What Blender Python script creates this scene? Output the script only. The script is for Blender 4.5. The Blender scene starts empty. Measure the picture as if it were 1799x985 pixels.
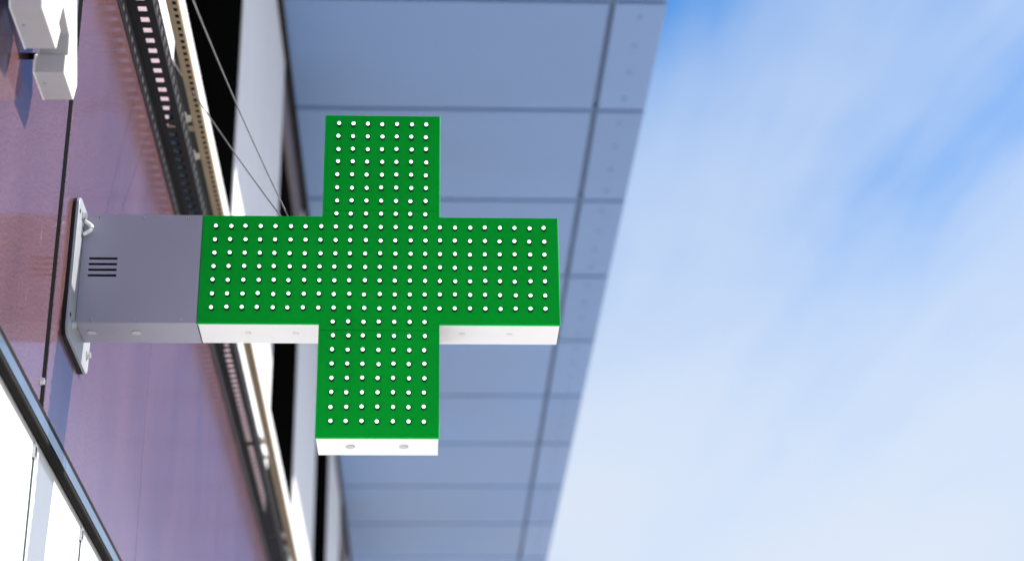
import bpy, bmesh, math, random
from mathutils import Vector, Matrix

random.seed(7)
S = bpy.context.scene
COL = S.collection
EYE = 1.6                                   # camera height; heights below are given relative to the eye and lifted by EYE

# ------------------------------------------------------------------ camera
cam_d = bpy.data.cameras.new('camera'); cam = bpy.data.objects.new('camera', cam_d); COL.objects.link(cam)
cam.matrix_world = Matrix(((0.99895338, -0.00668398, -0.04524892, 0.0),
                           (-0.04391557, -0.41675979, -0.90795523, 0.0),
                           (-0.01278917, 0.90899208, -0.41661714, EYE),
                           (0, 0, 0, 1)))
cam_d.sensor_width = 36.0; cam_d.lens = 65.69
cam_d.clip_start = 0.05; cam_d.clip_end = 6000
cam_d.dof.use_dof = True; cam_d.dof.focus_distance = 4.93; cam_d.dof.aperture_fstop = 2.3
S.camera = cam

# ------------------------------------------------------------------ sun, sky, exposure
TO_SUN = Vector((1.0, 0.135, 0.876)).normalized()
sun_d = bpy.data.lights.new('sun', 'SUN'); sun_d.energy = 4.2; sun_d.angle = math.radians(0.53); sun_d.color = (1.0, 0.95, 0.88)
sun = bpy.data.objects.new('sun', sun_d); COL.objects.link(sun)
sun.rotation_euler = TO_SUN.to_track_quat('Z', 'Y').to_euler(); sun.location = (6, 2, 12)

world = bpy.data.worlds.new('World'); S.world = world; world.use_nodes = True
wt = world.node_tree; wn = wt.nodes; wl = wt.links
sky = wn.new('ShaderNodeTexSky'); sky.sky_type = 'NISHITA'; sky.sun_disc = False
sky.sun_elevation = math.asin(TO_SUN.z); sky.sun_rotation = math.atan2(TO_SUN.x, TO_SUN.y)
sky.air_density = 1.0; sky.dust_density = 0.6; sky.ozone_density = 3.0
def wmath(op, a, b=None, c=None, clamp=False):
    n = wn.new('ShaderNodeMath'); n.operation = op; n.use_clamp = clamp
    for i, v in enumerate((a, b, c)):
        if v is None: continue
        if isinstance(v, (int, float)): n.inputs[i].default_value = v
        else: wl.new(v, n.inputs[i])
    return n.outputs[0]
tc = wn.new('ShaderNodeTexCoord'); sp = wn.new('ShaderNodeSeparateXYZ'); wl.new(tc.outputs['Generated'], sp.inputs[0])
zz = wmath('ADD', wmath('MAXIMUM', sp.outputs[2], 0.0), 0.12)
cb = wn.new('ShaderNodeCombineXYZ')
wl.new(wmath('DIVIDE', sp.outputs[0], zz), cb.inputs[0]); wl.new(wmath('DIVIDE', sp.outputs[1], zz), cb.inputs[1])
def wnoise(scale, rot, loc, detail, rough, dist=0.0):
    m = wn.new('ShaderNodeMapping'); m.vector_type = 'TEXTURE'; m.inputs['Scale'].default_value = (1 / scale[0], 1 / scale[1], 1); m.inputs['Rotation'].default_value = (0, 0, rot)
    m.inputs['Location'].default_value = loc
    wl.new(cb.outputs[0], m.inputs[0])
    t = wn.new('ShaderNodeTexNoise'); t.inputs['Scale'].default_value = 1.0; t.inputs['Detail'].default_value = detail
    t.inputs['Roughness'].default_value = rough; t.inputs['Distortion'].default_value = dist
    wl.new(m.outputs[0], t.inputs['Vector']); return t.outputs['Fac']
n1 = wnoise((0.8, 2.4, 1), math.radians(-75), (17.9, 1.3, 0), 6, 0.55, 0.4)    # long cirrus streaks
n2 = wnoise((1.1, 1.1, 1), 0, (6.1, 8.6, 0), 4, 0.5)                           # broad veil
veil = wmath('ADD', wmath('MULTIPLY', n1, 2.2), wmath('MULTIPLY', n2, 1.8))
low = wmath('SUBTRACT', 2.12, wmath('MULTIPLY', sp.outputs[2], 2.9))          # veil thickens towards the horizon
xs_ = wmath('MAXIMUM', wmath('ADD', veil, wmath('SUBTRACT', low, 2.0)), 0.0)
cf = wmath('SUBTRACT', 1.0, wmath('POWER', 2.718, wmath('MULTIPLY', xs_, -1.75)))       # optical depth of the veil
hs_ = wn.new('ShaderNodeHueSaturation'); hs_.inputs['Saturation'].default_value = 1.4; wl.new(sky.outputs[0], hs_.inputs['Color'])
mix = wn.new('ShaderNodeMix'); mix.data_type = 'RGBA'
wl.new(cf, mix.inputs[0]); wl.new(hs_.outputs[0], mix.inputs[6]); mix.inputs[7].default_value = (3.5, 3.85, 4.4, 1)
bg = wn['Background']; wl.new(mix.outputs[2], bg.inputs[0]); bg.inputs[1].default_value = 0.1

S.view_settings.view_transform = 'Standard'; S.view_settings.look = 'None'; S.view_settings.gamma = 1.0
S.view_settings.use_curve_mapping = False; S.view_settings.exposure = 1.1
S.render.engine = 'CYCLES'
S.render.resolution_x = 1024; S.render.resolution_y = 560

# ------------------------------------------------------------------ materials
def mat(name, base, rough=0.5, metal=0.0, spec=0.5, var=0.0, vscale=6.0, vstretch=(1, 1, 1), bump=0.0, bscale=60.0, rvar=0.0,
        emit=None, estr=0.0, speck=None):
    m = bpy.data.materials.new(name); m.use_nodes = True
    nt = m.node_tree; n = nt.nodes; l = nt.links; b = n['Principled BSDF']
    b.inputs['Base Color'].default_value = (*base, 1); b.inputs['Roughness'].default_value = rough
    b.inputs['Metallic'].default_value = metal; b.inputs['Specular IOR Level'].default_value = spec
    if emit: b.inputs['Emission Color'].default_value = (*emit, 1); b.inputs['Emission Strength'].default_value = estr
    g = n.new('ShaderNodeNewGeometry')
    mp = n.new('ShaderNodeMapping'); mp.inputs['Scale'].default_value = vstretch; l.new(g.outputs['Position'], mp.inputs[0])
    t = n.new('ShaderNodeTexNoise'); t.inputs['Scale'].default_value = vscale; t.inputs['Detail'].default_value = 6
    l.new(mp.outputs[0], t.inputs['Vector'])
    if var:
        r = n.new('ShaderNodeMapRange'); r.inputs[1].default_value = 0.3; r.inputs[2].default_value = 0.7
        r.inputs[3].default_value = 1 - var; r.inputs[4].default_value = 1 + var; l.new(t.outputs['Fac'], r.inputs[0])
        mx = n.new('ShaderNodeMix'); mx.data_type = 'RGBA'; mx.blend_type = 'MULTIPLY'; mx.inputs[0].default_value = 1
        mx.inputs[6].default_value = (*base, 1); l.new(r.outputs[0], mx.inputs[7])
        out = mx.outputs[2]
        if speck:
            t3 = n.new('ShaderNodeTexNoise'); t3.inputs['Scale'].default_value = speck[0]; t3.inputs['Detail'].default_value = 2
            l.new(g.outputs['Position'], t3.inputs['Vector'])
            r3 = n.new('ShaderNodeMapRange'); r3.inputs[1].default_value = 0.35; r3.inputs[2].default_value = 0.7
            r3.inputs[3].default_value = 0.55; r3.inputs[4].default_value = speck[1]; l.new(t3.outputs['Fac'], r3.inputs[0])
            m3 = n.new('ShaderNodeMix'); m3.data_type = 'RGBA'; m3.blend_type = 'MULTIPLY'; m3.inputs[0].default_value = 1
            l.new(out, m3.inputs[6]); l.new(r3.outputs[0], m3.inputs[7]); out = m3.outputs[2]
        l.new(out, b.inputs['Base Color'])
    if var and name.startswith('blue_grey_composite'):
        oi = n.new('ShaderNodeObjectInfo'); ro = n.new('ShaderNodeMapRange'); ro.inputs[3].default_value = 0.94; ro.inputs[4].default_value = 1.05
        l.new(oi.outputs['Random'], ro.inputs[0]); m4 = n.new('ShaderNodeMix'); m4.data_type = 'RGBA'; m4.blend_type = 'MULTIPLY'; m4.inputs[0].default_value = 1
        l.new(out, m4.inputs[6]); l.new(ro.outputs[0], m4.inputs[7]); l.new(m4.outputs[2], b.inputs['Base Color'])
    if rvar:
        r = n.new('ShaderNodeMapRange'); r.inputs[1].default_value = 0.3; r.inputs[2].default_value = 0.7
        r.inputs[3].default_value = max(0.02, rough - rvar); r.inputs[4].default_value = rough + rvar
        l.new(t.outputs['Fac'], r.inputs[0]); l.new(r.outputs[0], b.inputs['Roughness'])
    if bump:
        t2 = n.new('ShaderNodeTexNoise'); t2.inputs['Scale'].default_value = bscale; t2.inputs['Detail'].default_value = 3
        l.new(g.outputs['Position'], t2.inputs['Vector'])
        bp = n.new('ShaderNodeBump'); bp.inputs['Strength'].default_value = bump; bp.inputs['Distance'].default_value = 0.01
        l.new(t2.outputs['Fac'], bp.inputs['Height']); l.new(bp.outputs[0], b.inputs['Normal'])
    return m

M = dict(
    cladding=mat('red_brown_glossy_cladding', (0.118, 0.058, 0.058), 0.10, var=0.16, vscale=3.0, vstretch=(1, 1, 0.35), rvar=0.05, bump=0.012, bscale=9.0, speck=(150, 1.7)),
    dark=mat('dark_backing', (0.008, 0.007, 0.007), 0.9, spec=0.1),
    black=mat('black_coated_steel', (0.006, 0.006, 0.007), 0.6, spec=0.2, var=0.2),
    void=mat('black_reveal', (0.003, 0.003, 0.003), 0.95, spec=0.05),
    white_wall=mat('white_render', (0.78, 0.78, 0.79), 0.45, var=0.04, vscale=2.5, vstretch=(1, 1, 0.3)),
    white_glass=mat('white_back_painted_glass', (0.80, 0.81, 0.82), 0.12, spec=0.4, var=0.02),
    soffit=mat('blue_grey_composite', (0.185, 0.305, 0.55), 0.36, spec=0.3, var=0.05, vscale=0.8, rvar=0.06),
    rivet=mat('blue_grey_rivet_cap', (0.14, 0.225, 0.40), 0.45, var=0.1, vscale=20),
    joint=mat('soffit_joint_shadow_gap', (0.09, 0.15, 0.27), 0.6, var=0.1),
    brown=mat('brown_metal_head', (0.16, 0.125, 0.13), 0.45, var=0.08),
    alu=mat('anodised_aluminium', (0.27, 0.37, 0.50), 0.24, metal=0.85, var=0.12, vscale=5, vstretch=(1, 1, 0.3), rvar=0.08),
    rubber=mat('black_rubber_gasket', (0.009, 0.008, 0.0075), 0.7, spec=0.15, var=0.3, vscale=12),
    trimdark=mat('dark_brown_trim', (0.014, 0.009, 0.008), 0.6, spec=0.12, var=0.2, vscale=14),
    box_grey=mat('grey_powder_coat', (0.265, 0.26, 0.335), 0.5, spec=0.35, var=0.03, vscale=5, bump=0.01, bscale=500),
    white_metal=mat('white_powder_coat', (0.70, 0.70, 0.715), 0.4, spec=0.3, var=0.02, vscale=5),
    tray_shade=mat('painted_tray_shade', (0.05, 0.046, 0.052), 0.7, spec=0.12, var=0.1),
    band=mat('mauve_render', (0.30, 0.225, 0.25), 0.7, spec=0.2, var=0.06),
    plate_grey=mat('galvanised_plate', (0.27, 0.285, 0.31), 0.4, var=0.06, vscale=12),
    plug=mat('grey_plastic_plug', (0.42, 0.42, 0.43), 0.5, var=0.05),
    plug_white=mat('white_plastic_plug', (0.66, 0.66, 0.67), 0.5, var=0.05),
    green=mat('green_acrylic', (0.0012, 0.285, 0.024), 0.35, spec=0.03, var=0.05, vscale=7),
    green_edge_lit=mat('green_acrylic_edge_lit', (0.003, 0.40, 0.05), 0.3, spec=0.05, var=0.04),
    led=mat('led_dome_lit', (0.9, 1.0, 0.95), 0.2, emit=(0.78, 1.0, 0.88), estr=1.6, var=0.01),
    led_side=mat('led_lens_side', (0.25, 0.9, 0.55), 0.2, emit=(0.10, 0.75, 0.36), estr=0.5, var=0.01),
    led_base=mat('dark_green_led_holder', (0.001, 0.022, 0.004), 0.5, spec=0.15, var=0.05),
    zinc=mat('zinc_plated_steel', (0.55, 0.56, 0.56), 0.33, metal=0.8, var=0.1, vscale=30),
    steel=mat('stainless_wire_rope', (0.17, 0.165, 0.165), 0.5, metal=0.3, var=0.1, vscale=80),
    beige=mat('beige_slotted_channel', (0.33, 0.255, 0.16), 0.5, spec=0.3, var=0.06, vscale=9),
    pipe=mat('white_conduit', (0.72, 0.72, 0.72), 0.4, var=0.04),
    clamp=mat('clear_plastic_clamp', (0.62, 0.60, 0.52), 0.3, var=0.06, vscale=20),
    letter_face=mat('white_acrylic_letter_face', (0.82, 0.82, 0.81), 0.3, spec=0.4, var=0.01),
    letter_side=mat('white_aluminium_letter_return', (0.47, 0.46, 0.47), 0.42, spec=0.4, var=0.04, vscale=9, bump=0.01, bscale=300),
    glass=mat('dark_blue_glass', (0.02, 0.03, 0.05), 0.06, spec=0.6, var=0.1),
    gap_green=mat('green_glass_edge', (0.004, 0.03, 0.02), 0.4, var=0.1),
    paving=mat('pale_concrete_paving', (0.37, 0.355, 0.335), 0.85, var=0.1, vscale=1.3, bump=0.05, bscale=40),
)

def film(m, tint, ior, rough):
    nt = m.node_tree; n = nt.nodes; l = nt.links; b = n['Principled BSDF']; out = n['Material Output']
    b.inputs['Specular IOR Level'].default_value = 0.0; b.inputs['Roughness'].default_value = 0.9
    for k in list(b.inputs['Roughness'].links): l.remove(k)
    gl = n.new('ShaderNodeBsdfGlossy'); gl.inputs['Color'].default_value = (*tint, 1); gl.inputs['Roughness'].default_value = rough
    fr = n.new('ShaderNodeFresnel'); fr.inputs['IOR'].default_value = ior
    mx = n.new('ShaderNodeMixShader'); l.new(fr.outputs[0], mx.inputs[0]); l.new(b.outputs[0], mx.inputs[1]); l.new(gl.outputs[0], mx.inputs[2])
    for k in b.inputs['Normal'].links: l.new(k.from_socket, gl.inputs['Normal'])
    l.new(mx.outputs[0], out.inputs['Surface'])
    # fine vertical scratches and mineral streaks in the surface
    src = b.inputs['Base Color'].links[0].from_socket
    g = n.new('ShaderNodeNewGeometry'); mp = n.new('ShaderNodeMapping'); mp.inputs['Scale'].default_value = (1, 70, 9)
    mp.inputs['Rotation'].default_value = (math.radians(4), 0, 0); l.new(g.outputs['Position'], mp.inputs[0])
    t = n.new('ShaderNodeTexNoise'); t.inputs['Scale'].default_value = 1.0; t.inputs['Detail'].default_value = 3; l.new(mp.outputs[0], t.inputs['Vector'])
    r = n.new('ShaderNodeMapRange'); r.inputs[1].default_value = 0.66; r.inputs[2].default_value = 0.80; r.inputs[3].default_value = 0; r.inputs[4].default_value = 0.5
    l.new(t.outputs['Fac'], r.inputs[0])
    sm = n.new('ShaderNodeMix'); sm.data_type = 'RGBA'; l.new(r.outputs[0], sm.inputs[0]); l.new(src, sm.inputs[6]); sm.inputs[7].default_value = (0.36, 0.27, 0.28, 1)
    l.new(sm.outputs[2], b.inputs['Base Color'])
film(M['cladding'], (0.56, 0.67, 1.0), 2.35, 0.13)

# ------------------------------------------------------------------ builders (coordinates: x away from the wall, y along it, z above the eye)
def mk(name, verts, faces, m, parent=None, smooth=False, lift=True):
    me = bpy.data.meshes.new(name)
    me.from_pydata([(v[0], v[1], v[2] + (EYE if lift else 0)) for v in verts], [], faces)
    bm = bmesh.new(); bm.from_mesh(me); bmesh.ops.recalc_face_normals(bm, faces=bm.faces); bm.to_mesh(me); bm.free()
    ms = m if isinstance(m, (list, tuple)) else [m]
    for k in ms: me.materials.append(M[k])
    if smooth:
        for p in me.polygons: p.use_smooth = True
    o = bpy.data.objects.new(name, me); COL.objects.link(o)
    if parent: o.parent = parent
    return o
def share(name, src, loc, parent, rot=None):
    o = bpy.data.objects.new(name, src.data); COL.objects.link(o); o.parent = parent; o.location = loc
    if rot: o.rotation_euler = rot
    return o
def empty(name):
    o = bpy.data.objects.new(name, None); o.empty_display_size = 0.2; COL.objects.link(o); return o
def tag(o, label, cat, group=None):
    o['label'] = label; o['category'] = cat
    if group: o['group'] = group
    return o
def boxv(x0, x1, y0, y1, z0, z1):
    v = [(x, y, z) for x in (x0, x1) for y in (y0, y1) for z in (z0, z1)]
    return v, [(0, 1, 3, 2), (4, 6, 7, 5), (0, 4, 5, 1), (2, 3, 7, 6), (0, 2, 6, 4), (1, 5, 7, 3)]
def box(name, x0, x1, y0, y1, z0, z1, m, parent=None, bev=0.0):
    v, f = boxv(x0, x1, y0, y1, z0, z1); o = mk(name, v, f, m, parent)
    if bev: bevel(o, bev)
    return o
def bevel(o, w, seg=2, ang=40):
    bm = bmesh.new(); bm.from_mesh(o.data)
    es = [e for e in bm.edges if len(e.link_faces) == 2 and e.calc_face_angle(0) > math.radians(ang)]
    bmesh.ops.bevel(bm, geom=es, offset=w, segments=seg, affect='EDGES', profile=0.6); bm.to_mesh(o.data); bm.free()
def many(boxes):
    V = []; Fc = []
    for b in boxes:
        v, f = boxv(*b); k = len(V); V += v; Fc += [tuple(i + k for i in q) for q in f]
    return V, Fc
def sheet(us, vs, holes, t, place):
    """plate over the grid us x vs with the cells in `holes` cut through; place(u, v, w) -> xyz, w in 0..t"""
    V = []; Fc = []; nu, nv = len(us), len(vs)
    for w in (0, t):
        for u in us:
            for v in vs: V.append(place(u, v, w))
    idx = lambda i, j, k: k * nu * nv + i * nv + j
    solid = lambda i, j: 0 <= i < nu - 1 and 0 <= j < nv - 1 and (i, j) not in holes
    for i in range(nu - 1):
        for j in range(nv - 1):
            if not solid(i, j): continue
            Fc.append((idx(i, j, 0), idx(i, j + 1, 0), idx(i + 1, j + 1, 0), idx(i + 1, j, 0)))
            Fc.append((idx(i, j, 1), idx(i + 1, j, 1), idx(i + 1, j + 1, 1), idx(i, j + 1, 1)))
            for a, b, s in (((i, j), (i + 1, j), (i, j - 1)), ((i, j + 1), (i + 1, j + 1), (i, j + 1)),
                            ((i, j), (i, j + 1), (i - 1, j)), ((i + 1, j), (i + 1, j + 1), (i + 1, j))):
                if not solid(*s): Fc.append((idx(*a, 0), idx(*b, 0), idx(*b, 1), idx(*a, 1)))
    return V, Fc
def slots(y0, y1, pitch, hole, rows, z):
    """grid with a row of slots every `pitch`; rows = list of v-intervals"""
    us = [y0]; hs = []; y = y0 + pitch / 2
    while y + hole < y1 - 0.01:
        us += [y, y + hole]; hs.append(len(us) - 2); y += pitch
    us.append(y1)
    vs = sorted(set(z)); cells = {(i, vs.index(r[0])) for i in hs for r in rows}
    return us, vs, cells
def prism(poly, place, d0, d1):
    n = len(poly); V = [place(a, b, d0) for a, b in poly] + [place(a, b, d1) for a, b in poly]
    F = [tuple(range(n)), tuple(range(2 * n - 1, n - 1, -1))] + [(i, (i + 1) % n, n + (i + 1) % n, n + i) for i in range(n)]
    return V, F
def cyl(axis, c, r, h, n=16, r2=None):
    """cylinder along axis ('x','y','z') starting at c, length h"""
    r2 = r if r2 is None else r2; V = []
    for k, rr in ((0, r), (h, r2)):
        for i in range(n):
            a = 2 * math.pi * i / n; p, q = rr * math.cos(a), rr * math.sin(a)
            d = {'x': (k, p, q), 'y': (p, k, q), 'z': (p, q, k)}[axis]
            V.append((c[0] + d[0], c[1] + d[1], c[2] + d[2]))
    F = [tuple(range(n)), tuple(range(2 * n - 1, n - 1, -1))] + [(i, (i + 1) % n, n + (i + 1) % n, n + i) for i in range(n)]
    return V, F
def tube(pts, r, n=8):
    V = []; F = []; P = [Vector(p) for p in pts]
    for k, p in enumerate(P):
        t = (P[min(k + 1, len(P) - 1)] - P[max(k - 1, 0)]).normalized()
        a = t.cross(Vector((0, 0, 1)) if abs(t.z) < 0.9 else Vector((1, 0, 0))).normalized(); b = t.cross(a)
        for i in range(n):
            w = 2 * math.pi * i / n; V.append(tuple(p + a * r * math.cos(w) + b * r * math.sin(w)))
    for k in range(len(P) - 1):
        for i in range(n): F.append((k * n + i, k * n + (i + 1) % n, (k + 1) * n + (i + 1) % n, (k + 1) * n + i))
    F += [tuple(range(n)), tuple(range((len(P) - 1) * n, len(P) * n))]
    return V, F

# ------------------------------------------------------------------ ground
g = mk('ground', [(-1500, -1500, 0), (1500, -1500, 0), (1500, 1500, 0), (-1500, 1500, 0)], [(0, 1, 2, 3)], 'paving', lift=False)
g['kind'] = 'structure'

# ------------------------------------------------------------------ building
XW = -0.94                                   # the facade plane
Y0, Y1 = -3.0, 42.0
B = tag(empty('building'), 'modern facade with glossy red-brown cladding, white piers and blue-grey overhanging soffit', 'building')
B.location = (0, 0, 0)

# glossy cladding
back = box('cladding_wall', XW - 0.30, XW - 0.05, Y0, Y1, 1.60, 3.235, 'dark', B)
joints = [-3.0, 0.2, 2.05, 4.325, 5.93, 8.17, 10.4, 12.6, 14.8, 17.0, 19.2, 21.4, 23.6, 25.8, 28.0, 31.0, 34.0, 38.0, 42.0]
for i in range(len(joints) - 1):
    a, b = joints[i], joints[i + 1]
    ga = 0.027 if abs(a - 4.325) < 1e-6 else 0.004
    gb = 0.027 if abs(b - 4.325) < 1e-6 else 0.004
    box('panel', XW - 0.014, XW, a + ga, b - gb, 1.642, 3.245, 'cladding', back, bev=0.0022)
box('joint_gasket', XW - 0.03, XW - 0.003, 4.325 - 0.0275, 4.325 + 0.0275, 1.642, 3.245, 'void', back)
# a fixing screw in the open joint
sv, sf = cyl('x', (XW - 0.003, 4.29, 1.69), 0.011, 0.012, 12, 0.008); mk('screw', sv, sf, 'zinc', back)

# base trim under the cladding
bt = box('base_trim', XW - 0.06, XW + 0.001, Y0, Y1, 1.6225, 1.6395, 'trimdark', B, bev=0.002)
ys = [-3.0, 1.9, 4.66, 8.0, 11.5, 15.0, 18.5, 22, 26, 30, 34, 38, 42]
for i in range(len(ys) - 1):
    box('trim_strip', XW - 0.055, XW + 0.004, ys[i] + 0.003, ys[i + 1] - 0.003, 1.590, 1.622, 'alu', bt, bev=0.003)
gv, gf = tube([(XW - 0.004, Y0, 1.572), (XW - 0.004, Y1, 1.572)], 0.0125, 14)
mk('gasket', gv, gf, 'rubber', bt, smooth=True)

# white glass panels below
lw = box('lower_wall', XW - 0.30, XW - 0.05, Y0, Y1, -1.6, 1.5985, 'gap_green', B)
wj = [-3.0, -1.0, 0.2, 1.6, 2.98, 3.665, 4.352, 5.04, 5.73, 7.1, 8.5, 9.9, 11.3, 13.4, 16.2, 19, 23, 27, 32, 37, 42]
for i in range(len(wj) - 1):
    box('panel', XW - 0.028, XW - 0.014, wj[i] + 0.003, wj[i + 1] - 0.003, -1.595, 1.588, 'white_glass', lw, bev=0.002)
for y in wj[1:-1]:
    box('joint_seal', XW - 0.05, XW - 0.0115, y - 0.0055, y + 0.0055, -1.59, 1.545, 'gap_green', lw)
for y in wj[4:11]:
    V, F = many([(XW - 0.015, XW - 0.008, y - 0.016, y + 0.016, 1.543, 1.549), (XW - 0.015, XW - 0.008, y - 0.016, y + 0.016, 1.512, 1.518),
                 (XW - 0.015, XW - 0.008, y - 0.016, y - 0.009, 1.5185, 1.5425), (XW - 0.015, XW - 0.008, y + 0.009, y + 0.016, 1.5185, 1.5425)])
    mk('panel_clip', V, F, 'zinc', lw)

# upper wall: piers, sills, window recesses, heads
HS = 6.43                                    # soffit height
W0, WP, WW = 5.96, 4.60, 2.14                # first window start, pitch, width
SILL0, SILL1, HEAD = 3.86, 4.01, 6.06
core = box('upper_wall', XW - 0.9, XW - 0.62, Y0, Y1, 3.236, HS + 0.3, 'void', B)
k0, k1 = -2, 7
for k in range(k0, k1 + 1):
    a = W0 + k * WP; b = a + WW; nxt = a + WP
    if k == k0: box('pier', XW - 0.615, XW, Y0 - 0.3, a, 3.585, HS - 0.03, 'white_wall', core)
    box('pier', XW - 0.615, XW, b, min(nxt, Y1), 3.585, HS - 0.03, 'white_wall', core)
    box('cladding_band', XW - 0.60, XW - 0.001, b, min(nxt, Y1), 3.25, 3.578, 'band', core)
    box('window_sill', XW - 0.61, XW - 0.004, a + 0.001, b - 0.001, SILL0, SILL1, 'white_wall', core, bev=0.004)
    box('window_head', XW - 0.61, XW - 0.012, a + 0.001, b - 0.001, HEAD, HS - 0.03, 'brown', core)
    w = box('window', XW - 0.612, XW - 0.50, a + 0.002, b - 0.002, SILL1 + 0.002, HEAD - 0.002, 'void', core)
    # dark linings of the deep reveal
    box('reveal_lining', XW - 0.495, XW - 0.01, b - 0.012, b - 0.0015, SILL1 + 0.002, HEAD - 0.002, 'void', core)
    box('reveal_lining', XW - 0.495, XW - 0.03, a + 0.014, b - 0.014, HEAD - 0.014, HEAD - 0.002, 'void', core)
    # low ribbon light under the sill
    box('ribbon_pane', XW - 0.10, XW - 0.05, a + 0.002, b - 0.002, 3.262, 3.60, 'glass', core)
    box('ribbon_head', XW - 0.30, XW - 0.02, a + 0.002, b - 0.002, 3.603, SILL0 - 0.002, 'void', core)
    box('ribbon_lining', XW - 0.045, XW - 0.006, b - 0.012, b - 0.0015, 3.262, 3.60, 'void', core)

# soffit
sof = box('soffit', XW - 0.3, 1.475, Y0, Y1, HS + 0.03, HS + 0.55, 'joint', B)
GX, EX, PITCH, J0 = 1.146, 1.49, 1.3612, 9.84
kk = range(-9, 24)
rv, rf = cyl('z', (0, 0, 0), 0.021, 0.006, 14); riv0 = None
for k in kk:
    a = J0 + (k - 0) * PITCH; b = a + PITCH
    box('panel', XW - 0.001, GX - 0.019, a + 0.02, b - 0.02, HS, HS + 0.026, 'soffit', sof, bev=0.003)
    box('edge_panel', GX + 0.019, EX, a + 0.02, b - 0.02, HS, HS + 0.026, 'soffit', sof, bev=0.003)
    box('fascia_panel', EX - 0.012, EX + 0.004, a + 0.006, b - 0.006, HS + 0.03, HS + 0.6, 'soffit', sof)
    cap = box('joint_cap', GX - 0.03, GX + 0.03, a - 0.03, a + 0.03, HS + 0.008, HS + 0.029, 'joint', sof)
    for q in range(4):
        y = a + 0.17 + q * 0.34
        if riv0 is None:
            riv0 = mk('rivet', rv, rf, 'rivet', sof, lift=False); riv0.location = (1.333, y, HS + EYE - 0.003)
        else: share('rivet', riv0, (1.333, y, HS + EYE - 0.003), sof)
box('corner_trim', XW + 0.002, XW + 0.035, Y0, Y1, HS - 0.028, HS - 0.002, 'trimdark', B)

# ------------------------------------------------------------------ perforated tray on the wall above the cladding
T = tag(empty('cable_tray'), 'black perforated cable tray running along the top edge of the cladding', 'cable tray')
TZ = 3.20
us, vs, h = slots(0.5, 26, 0.0615, 0.030, [(-0.904, -0.877)], [XW + 0.005, -0.904, -0.877, -0.857])
V, F = sheet(us, vs, h, 0.003, lambda u, v, w: (v, u, TZ + w)); mk('tray_floor', V, F, 'black', T)
us, vs, h = slots(0.4965, 26, 0.0615, 0.042, [(TZ + 0.018, TZ + 0.060)], [TZ + 0.0005, TZ + 0.018, TZ + 0.060, TZ + 0.074])
V, F = sheet(us, vs, h, 0.003, lambda u, v, w: (-0.8565 + w, u, v)); mk('tray_lip', V, F, 'black', T)
box('tray_shade_strip', XW + 0.001, XW + 0.0045, 0.5, 26, 3.128, 3.248, 'tray_shade', T)  # added dark strip, paints the tray's shadow on the wall black

# ------------------------------------------------------------------ beige slotted channel in front of it
R = tag(empty('slotted_rail'), 'beige slotted metal channel running beside the black tray below the windows', 'rail')
RZ = 3.313; RX0, RX1 = -0.842, -0.803
us, vs, h = slots(0.5, 26, 0.0385, 0.021, [(-0.823, -0.810)], [RX0, -0.823, -0.810, RX1])
V, F = sheet(us, vs, h, 0.003, lambda u, v, w: (v, u, RZ + w)); mk('rail_web', V, F, 'beige', R)
V, F = many([(RX0, RX0 + 0.003, 0.5, 26, RZ + 0.0035, RZ + 0.022), (RX1 - 0.003, RX1, 0.5, 26, RZ + 0.0035, RZ + 0.022)])
mk('rail_flange', V, F, 'beige', R)
box('rail_lining', RX0 + 0.0035, RX1 - 0.0035, 0.5, 26, RZ + 0.008, RZ + 0.014, 'dark', R)
for y in (1.1, 3.3, 5.95, 7.55, 9.3, 11.0, 12.6, 14.3, 17.0, 20.0):
    box('bracket', XW, RX0 - 0.0005, y - 0.012, y + 0.012, RZ + 0.006, RZ + 0.016, 'beige', R)

# ------------------------------------------------------------------ white conduit with clamps
C = tag(empty('conduit'), 'thin white conduit pipe held by pairs of clamps between tray and slotted rail', 'pipe')
V, F = tube([(-0.872, 0.5, 3.305), (-0.872, 26, 3.305)], 0.0085, 10); mk('pipe', V, F, 'pipe', C, smooth=True)
for c in (2.5, 4.2, 5.98, 7.65, 9.33, 11.02, 12.7, 14.4):
    for dy in (-0.14, 0.14):
        V, F = tube([(-0.872, c + dy - 0.022, 3.305), (-0.872, c + dy + 0.022, 3.305)], 0.017, 10)
        cl = mk('clamp', V, F, 'clamp', C, smooth=False)
        box('clamp_arm', -0.858, RX0 - 0.001, c + dy - 0.010, c + dy + 0.010, 3.296, 3.311, 'clamp', cl)

# ------------------------------------------------------------------ cross sign
X = tag(empty('cross_sign'), 'green pharmacy cross sign with rows of lit LEDs on a grey wall arm', 'sign')
X.location = (0, 0, 0)
YF, YB = 4.544, 4.685
L, Rr = -0.606, 0.354; VL, VR = -0.286, 0.033; ZT, ZA, ZB, ZD = 2.588, 2.274, 1.956, 1.638
def cross_poly(e=0.0):
    return [(L + e, ZB + e), (VL + e, ZB + e), (VL + e, ZD + e), (VR - e, ZD + e), (VR - e, ZB + e), (Rr - e, ZB + e),
            (Rr - e, ZA - e), (VR - e, ZA - e), (VR - e, ZT - e), (VL + e, ZT - e), (VL + e, ZA - e), (L + e, ZA - e)]
pxz = lambda a, b, d: (a, d, b)
V, F = prism(cross_poly(0.002), pxz, YF + 0.009, YB); body = mk('cross_body', V, F, 'white_metal', X); bevel(body, 0.0015, 1)
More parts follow.
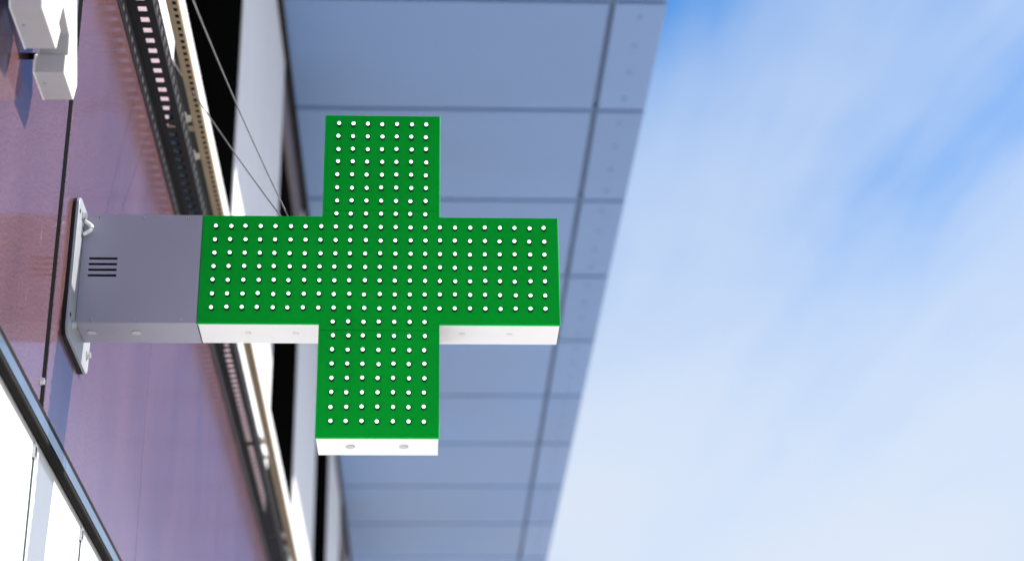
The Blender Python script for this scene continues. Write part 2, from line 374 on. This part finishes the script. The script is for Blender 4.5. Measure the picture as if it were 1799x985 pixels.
# the green face in three sheets with fine seams, plus a cut edge painted lighter as if edge-lit
def face_piece(poly, parent):
    V, F = prism(poly, pxz, YF + 0.001, YF + 0.008); return mk('front_panel', V, F, 'green', parent)
s1, s2 = 2.290, 1.938; e = 0.004; gq = 0.0006
V, F = prism(cross_poly(0.0), pxz, YF + 0.0035, YF + 0.0088); edge = mk('acrylic_edge', V, F, 'green_edge_lit', X); bevel(edge, 0.001, 1)
mid = [(L + e, ZB + e), (VL + e, ZB + e), (VL + e, s2 + gq), (VR - e, s2 + gq), (VR - e, ZB + e), (Rr - e, ZB + e),
       (Rr - e, ZA - e), (VR - e, ZA - e), (VR - e, s1 - gq), (VL + e, s1 - gq), (VL + e, ZA - e), (L + e, ZA - e)]
fp = []
for poly in (mid, [(VL + e, s1 + gq), (VR - e, s1 + gq), (VR - e, ZT - e), (VL + e, ZT - e)],
             [(VL + e, ZD + e), (VR - e, ZD + e), (VR - e, s2 - gq), (VL + e, s2 - gq)]):
    V, F = prism(poly, pxz, YF, YF + 0.0034); o = mk('front_panel', V, F, 'green', X); fp.append(o)
# LEDs: dark collar and lit dome in one small shared mesh, tip towards the street
n = 12; V = []; F = []; MI = []
rings = [(0.0066, 0.0), (0.0062, -0.0012), (0.0047, -0.0018), (0.0047, -0.0095), (0.0047, -0.0115), (0.0039, -0.0140), (0.0022, -0.0154)]
for r_, y_ in rings:
    for i in range(n):
        a = 2 * math.pi * i / n; V.append((r_ * math.cos(a), y_, r_ * math.sin(a)))
V.append((0, -0.0159, 0))
for k in range(len(rings) - 1):
    for i in range(n):
        F.append((k * n + i, k * n + (i + 1) % n, (k + 1) * n + (i + 1) % n, (k + 1) * n + i)); MI.append(0 if k < 3 else (2 if k == 3 else 1))
for i in range(n): F.append(((len(rings) - 1) * n + i, (len(rings) - 1) * n + (i + 1) % n, len(V) - 1)); MI.append(1)
led0 = None
LX0, LP = -0.5685, 0.04014; LZ0 = 2.1165
for i in range(23):
    for j in range(-11, 12):
        if not (abs(j) <= 3 or 8 <= i <= 14): continue
        x = LX0 + i * LP; z = LZ0 + j * 0.03972
        par = fp[0] if s2 < z < s1 else (fp[1] if z > s1 else fp[2])
        loc = (x + random.uniform(-1, 1) * 0.0007, YF - 0.0002, z + EYE + random.uniform(-1, 1) * 0.0007)
        if led0 is None:
            led0 = mk('led', V, F, ['led_base', 'led', 'led_side'], par, lift=False)
            for p, q in zip(led0.data.polygons, MI): p.material_index = q; p.use_smooth = True
            led0.location = loc
        else: led0c = share('led', led0, loc, par, (random.uniform(-.07, .07), 0, random.uniform(-.07, .07)))
# plugs under the cross
def plug(x, y, z, m, parent, r=0.012):
    V, F = cyl('z', (x, y, z - 0.0022), r, 0.004, 18); return mk('drain_plug', V, F, m, parent)
for x in (-0.476, -0.35, 0.094, 0.221): plug(x, 4.615, ZB + 0.002, 'plug_white', body, 0.008)
for x in (-0.198, -0.059): plug(x, 4.615, ZD + 0.002, 'plug', body, 0.012)
# grey arm
arm = box('arm_box', -0.922, L - 0.0005, YF + 0.006, YB, ZB + 0.001, ZA - 0.001, 'box_grey', X, bev=0.0015)
us = [-0.9215, -0.9005, -0.8255, L - 0.001]; vs = [ZB + 0.0012]; hs = set()
for q in range(4): z = 2.0925 + q * 0.0165; vs += [z - 0.0036, z + 0.0036]; hs.add((1, 1 + 2 * q))
vs.append(ZA - 0.0012)
V, F = sheet(us, vs, hs, 0.0035, lambda u, v, w: (u, YF + 0.0008 + w, v)); cover = mk('cover_plate', V, F, 'box_grey', arm)
box('vent_shadow_box', -0.904, -0.822, YF + 0.0046, YF + 0.0056, 2.082, 2.154, 'void', arm)
for x in (-0.882, -0.764, -0.647):
    for z in (2.2635, 1.966):
        V, F = cyl('y', (x, YF - 0.0022, z), 0.0042, 0.003, 12); mk('screw', V, F, 'zinc', cover)
        V, F = cyl('y', (x, YF - 0.0026, z), 0.0019, 0.002, 6); mk('screw_socket', V, F, 'black', cover)
for x in (-0.889, -0.771): plug(x, 4.612, ZB + 0.001, 'plug', arm, 0.0125)
# wall plate with rounded corners
def rrect(y0, y1, z0, z1, r):
    P = []
    for cy_, cz_, a0 in ((y1 - r, z1 - r, 0), (y0 + r, z1 - r, 90), (y0 + r, z0 + r, 180), (y1 - r, z0 + r, 270)):
        for i in range(6): a = math.radians(a0 + i * 18); P.append((cy_ + r * math.cos(a), cz_ + r * math.sin(a)))
    return P
V, F = prism(rrect(4.462, 4.775, 1.893, 2.292, 0.03), lambda a, b, d: (d, a, b), XW + 0.009, -0.9225)
plate = mk('wall_plate', V, F, 'plate_grey', X); bevel(plate, 0.001, 1)
V, F = prism(rrect(4.459, 4.772, 1.891, 2.290, 0.03), lambda a, b, d: (d, a, b), XW + 0.0005, XW + 0.0085)
mk('rubber_pad', V, F, 'black', plate)
for y, z in ((4.520, 2.255), (4.515, 1.937), (4.742, 1.944), (4.742, 2.255)):
    V, F = cyl('x', (-0.922, y, z), 0.012, 0.0025, 16); mk('washer', V, F, 'zinc', plate)
    V, F = cyl('x', (-0.9195, y, z), 0.0085, 0.008, 6); mk('bolt', V, F, 'zinc', plate)
for y, z in ((4.480, 2.25), (4.478, 1.95)):
    V, F = cyl('x', (-0.9222, y, z), 0.006, 0.0006, 14); mk('spare_hole', V, F, 'void', plate)
pts = [(-0.9195 + 0.022 * math.sin(math.pi * i / 10), 4.530, 2.205 + 0.04 * i / 10) for i in range(11)]
V, F = tube(pts, 0.0055, 10); mk('cable_loop', V, F, 'pipe', plate, smooth=True)

# ------------------------------------------------------------------ guy wires
def wire(a, b, sag, label):
    P = []
    A = Vector(a); Bv = Vector(b)
    for i in range(33):
        t = i / 32; p = A.lerp(Bv, t); p.z -= sag * 4 * t * (1 - t); P.append(tuple(p))
    root = tag(empty('guy_wire'), label, 'wire')
    V, F = tube(P, 0.0022, 8); mk('rope', V, F, 'steel', root, smooth=True)
    V, F = cyl('z', (a[0], a[1], a[2] - 0.002), 0.006, 0.014, 10); mk('eye_bolt', V, F, 'zinc', root)
    V, F = cyl('x', (XW, b[1], b[2]), 0.012, 0.014, 10); mk('wall_anchor', V, F, 'zinc', root)
    return root
wire((-0.368, 4.615, ZA), (XW + 0.012, 5.70, 3.93), 0.03, 'slack steel guy wire from cross top past black window opening, upper of two')
wire((-0.380, 4.615, ZA), (XW + 0.012, 5.90, 3.57), 0.012, 'taut steel guy wire from cross top to white pier, the lower of two')

# ------------------------------------------------------------------ channel letter
K = tag(empty('channel_letter'), 'white three-dimensional channel letter with slab feet fixed on the red-brown cladding', 'sign letter')
LB, LF = -0.909, -0.838
poly = [(3.475, 2.238), (3.645, 2.238), (3.668, 2.300), (3.645, 2.305), (3.672, 2.372), (3.765, 2.350), (3.775, 2.300), (3.748, 2.284),
        (3.748, 2.238), (3.872, 2.238), (3.898, 2.292), (3.888, 2.315), (3.795, 2.500), (3.735, 2.640), (3.630, 2.640), (3.565, 2.500), (3.470, 2.315), (3.452, 2.290)]
yz = lambda a, b, d: (d, a, b)
V, F = prism(poly, yz, LB + 0.0045, LF - 0.0035); lb = mk('letter_return', V, F, 'letter_side', K)
V, F = prism(poly, yz, LF - 0.003, LF); mk('letter_face', V, F, 'letter_face', K)
cyy = sum(p[0] for p in poly) / len(poly); czz = sum(p[1] for p in poly) / len(poly)
def grow(p, d=0.0022):
    n_ = len(p); out = []
    for i in range(n_):
        a = Vector(p[i - 1]); b = Vector(p[i]); c = Vector(p[(i + 1) % n_])
        e1 = (b - a).normalized(); e2 = (c - b).normalized(); nn = Vector((e1.y + e2.y, -e1.x - e2.x))
        nn = nn.normalized() if nn.length > 1e-4 else Vector((e1.y, -e1.x)); out.append(tuple(b + nn * d))
    return out
V, F = prism(grow(poly), yz, LB, LB + 0.004); mk('back_rim', V, F, 'letter_face', K)
for y in (3.55, 3.80):
    V, F = cyl('z', (LB + 0.018, y, 2.2355), 0.004, 0.004, 12); mk('screw', V, F, 'zinc', K)
for y, z in ((3.53, 2.33), (3.83, 2.33), (3.68, 2.6)):
    V, F = cyl('x', (XW, y, z), 0.008, LB - XW, 12); mk('standoff', V, F, 'dark', K)
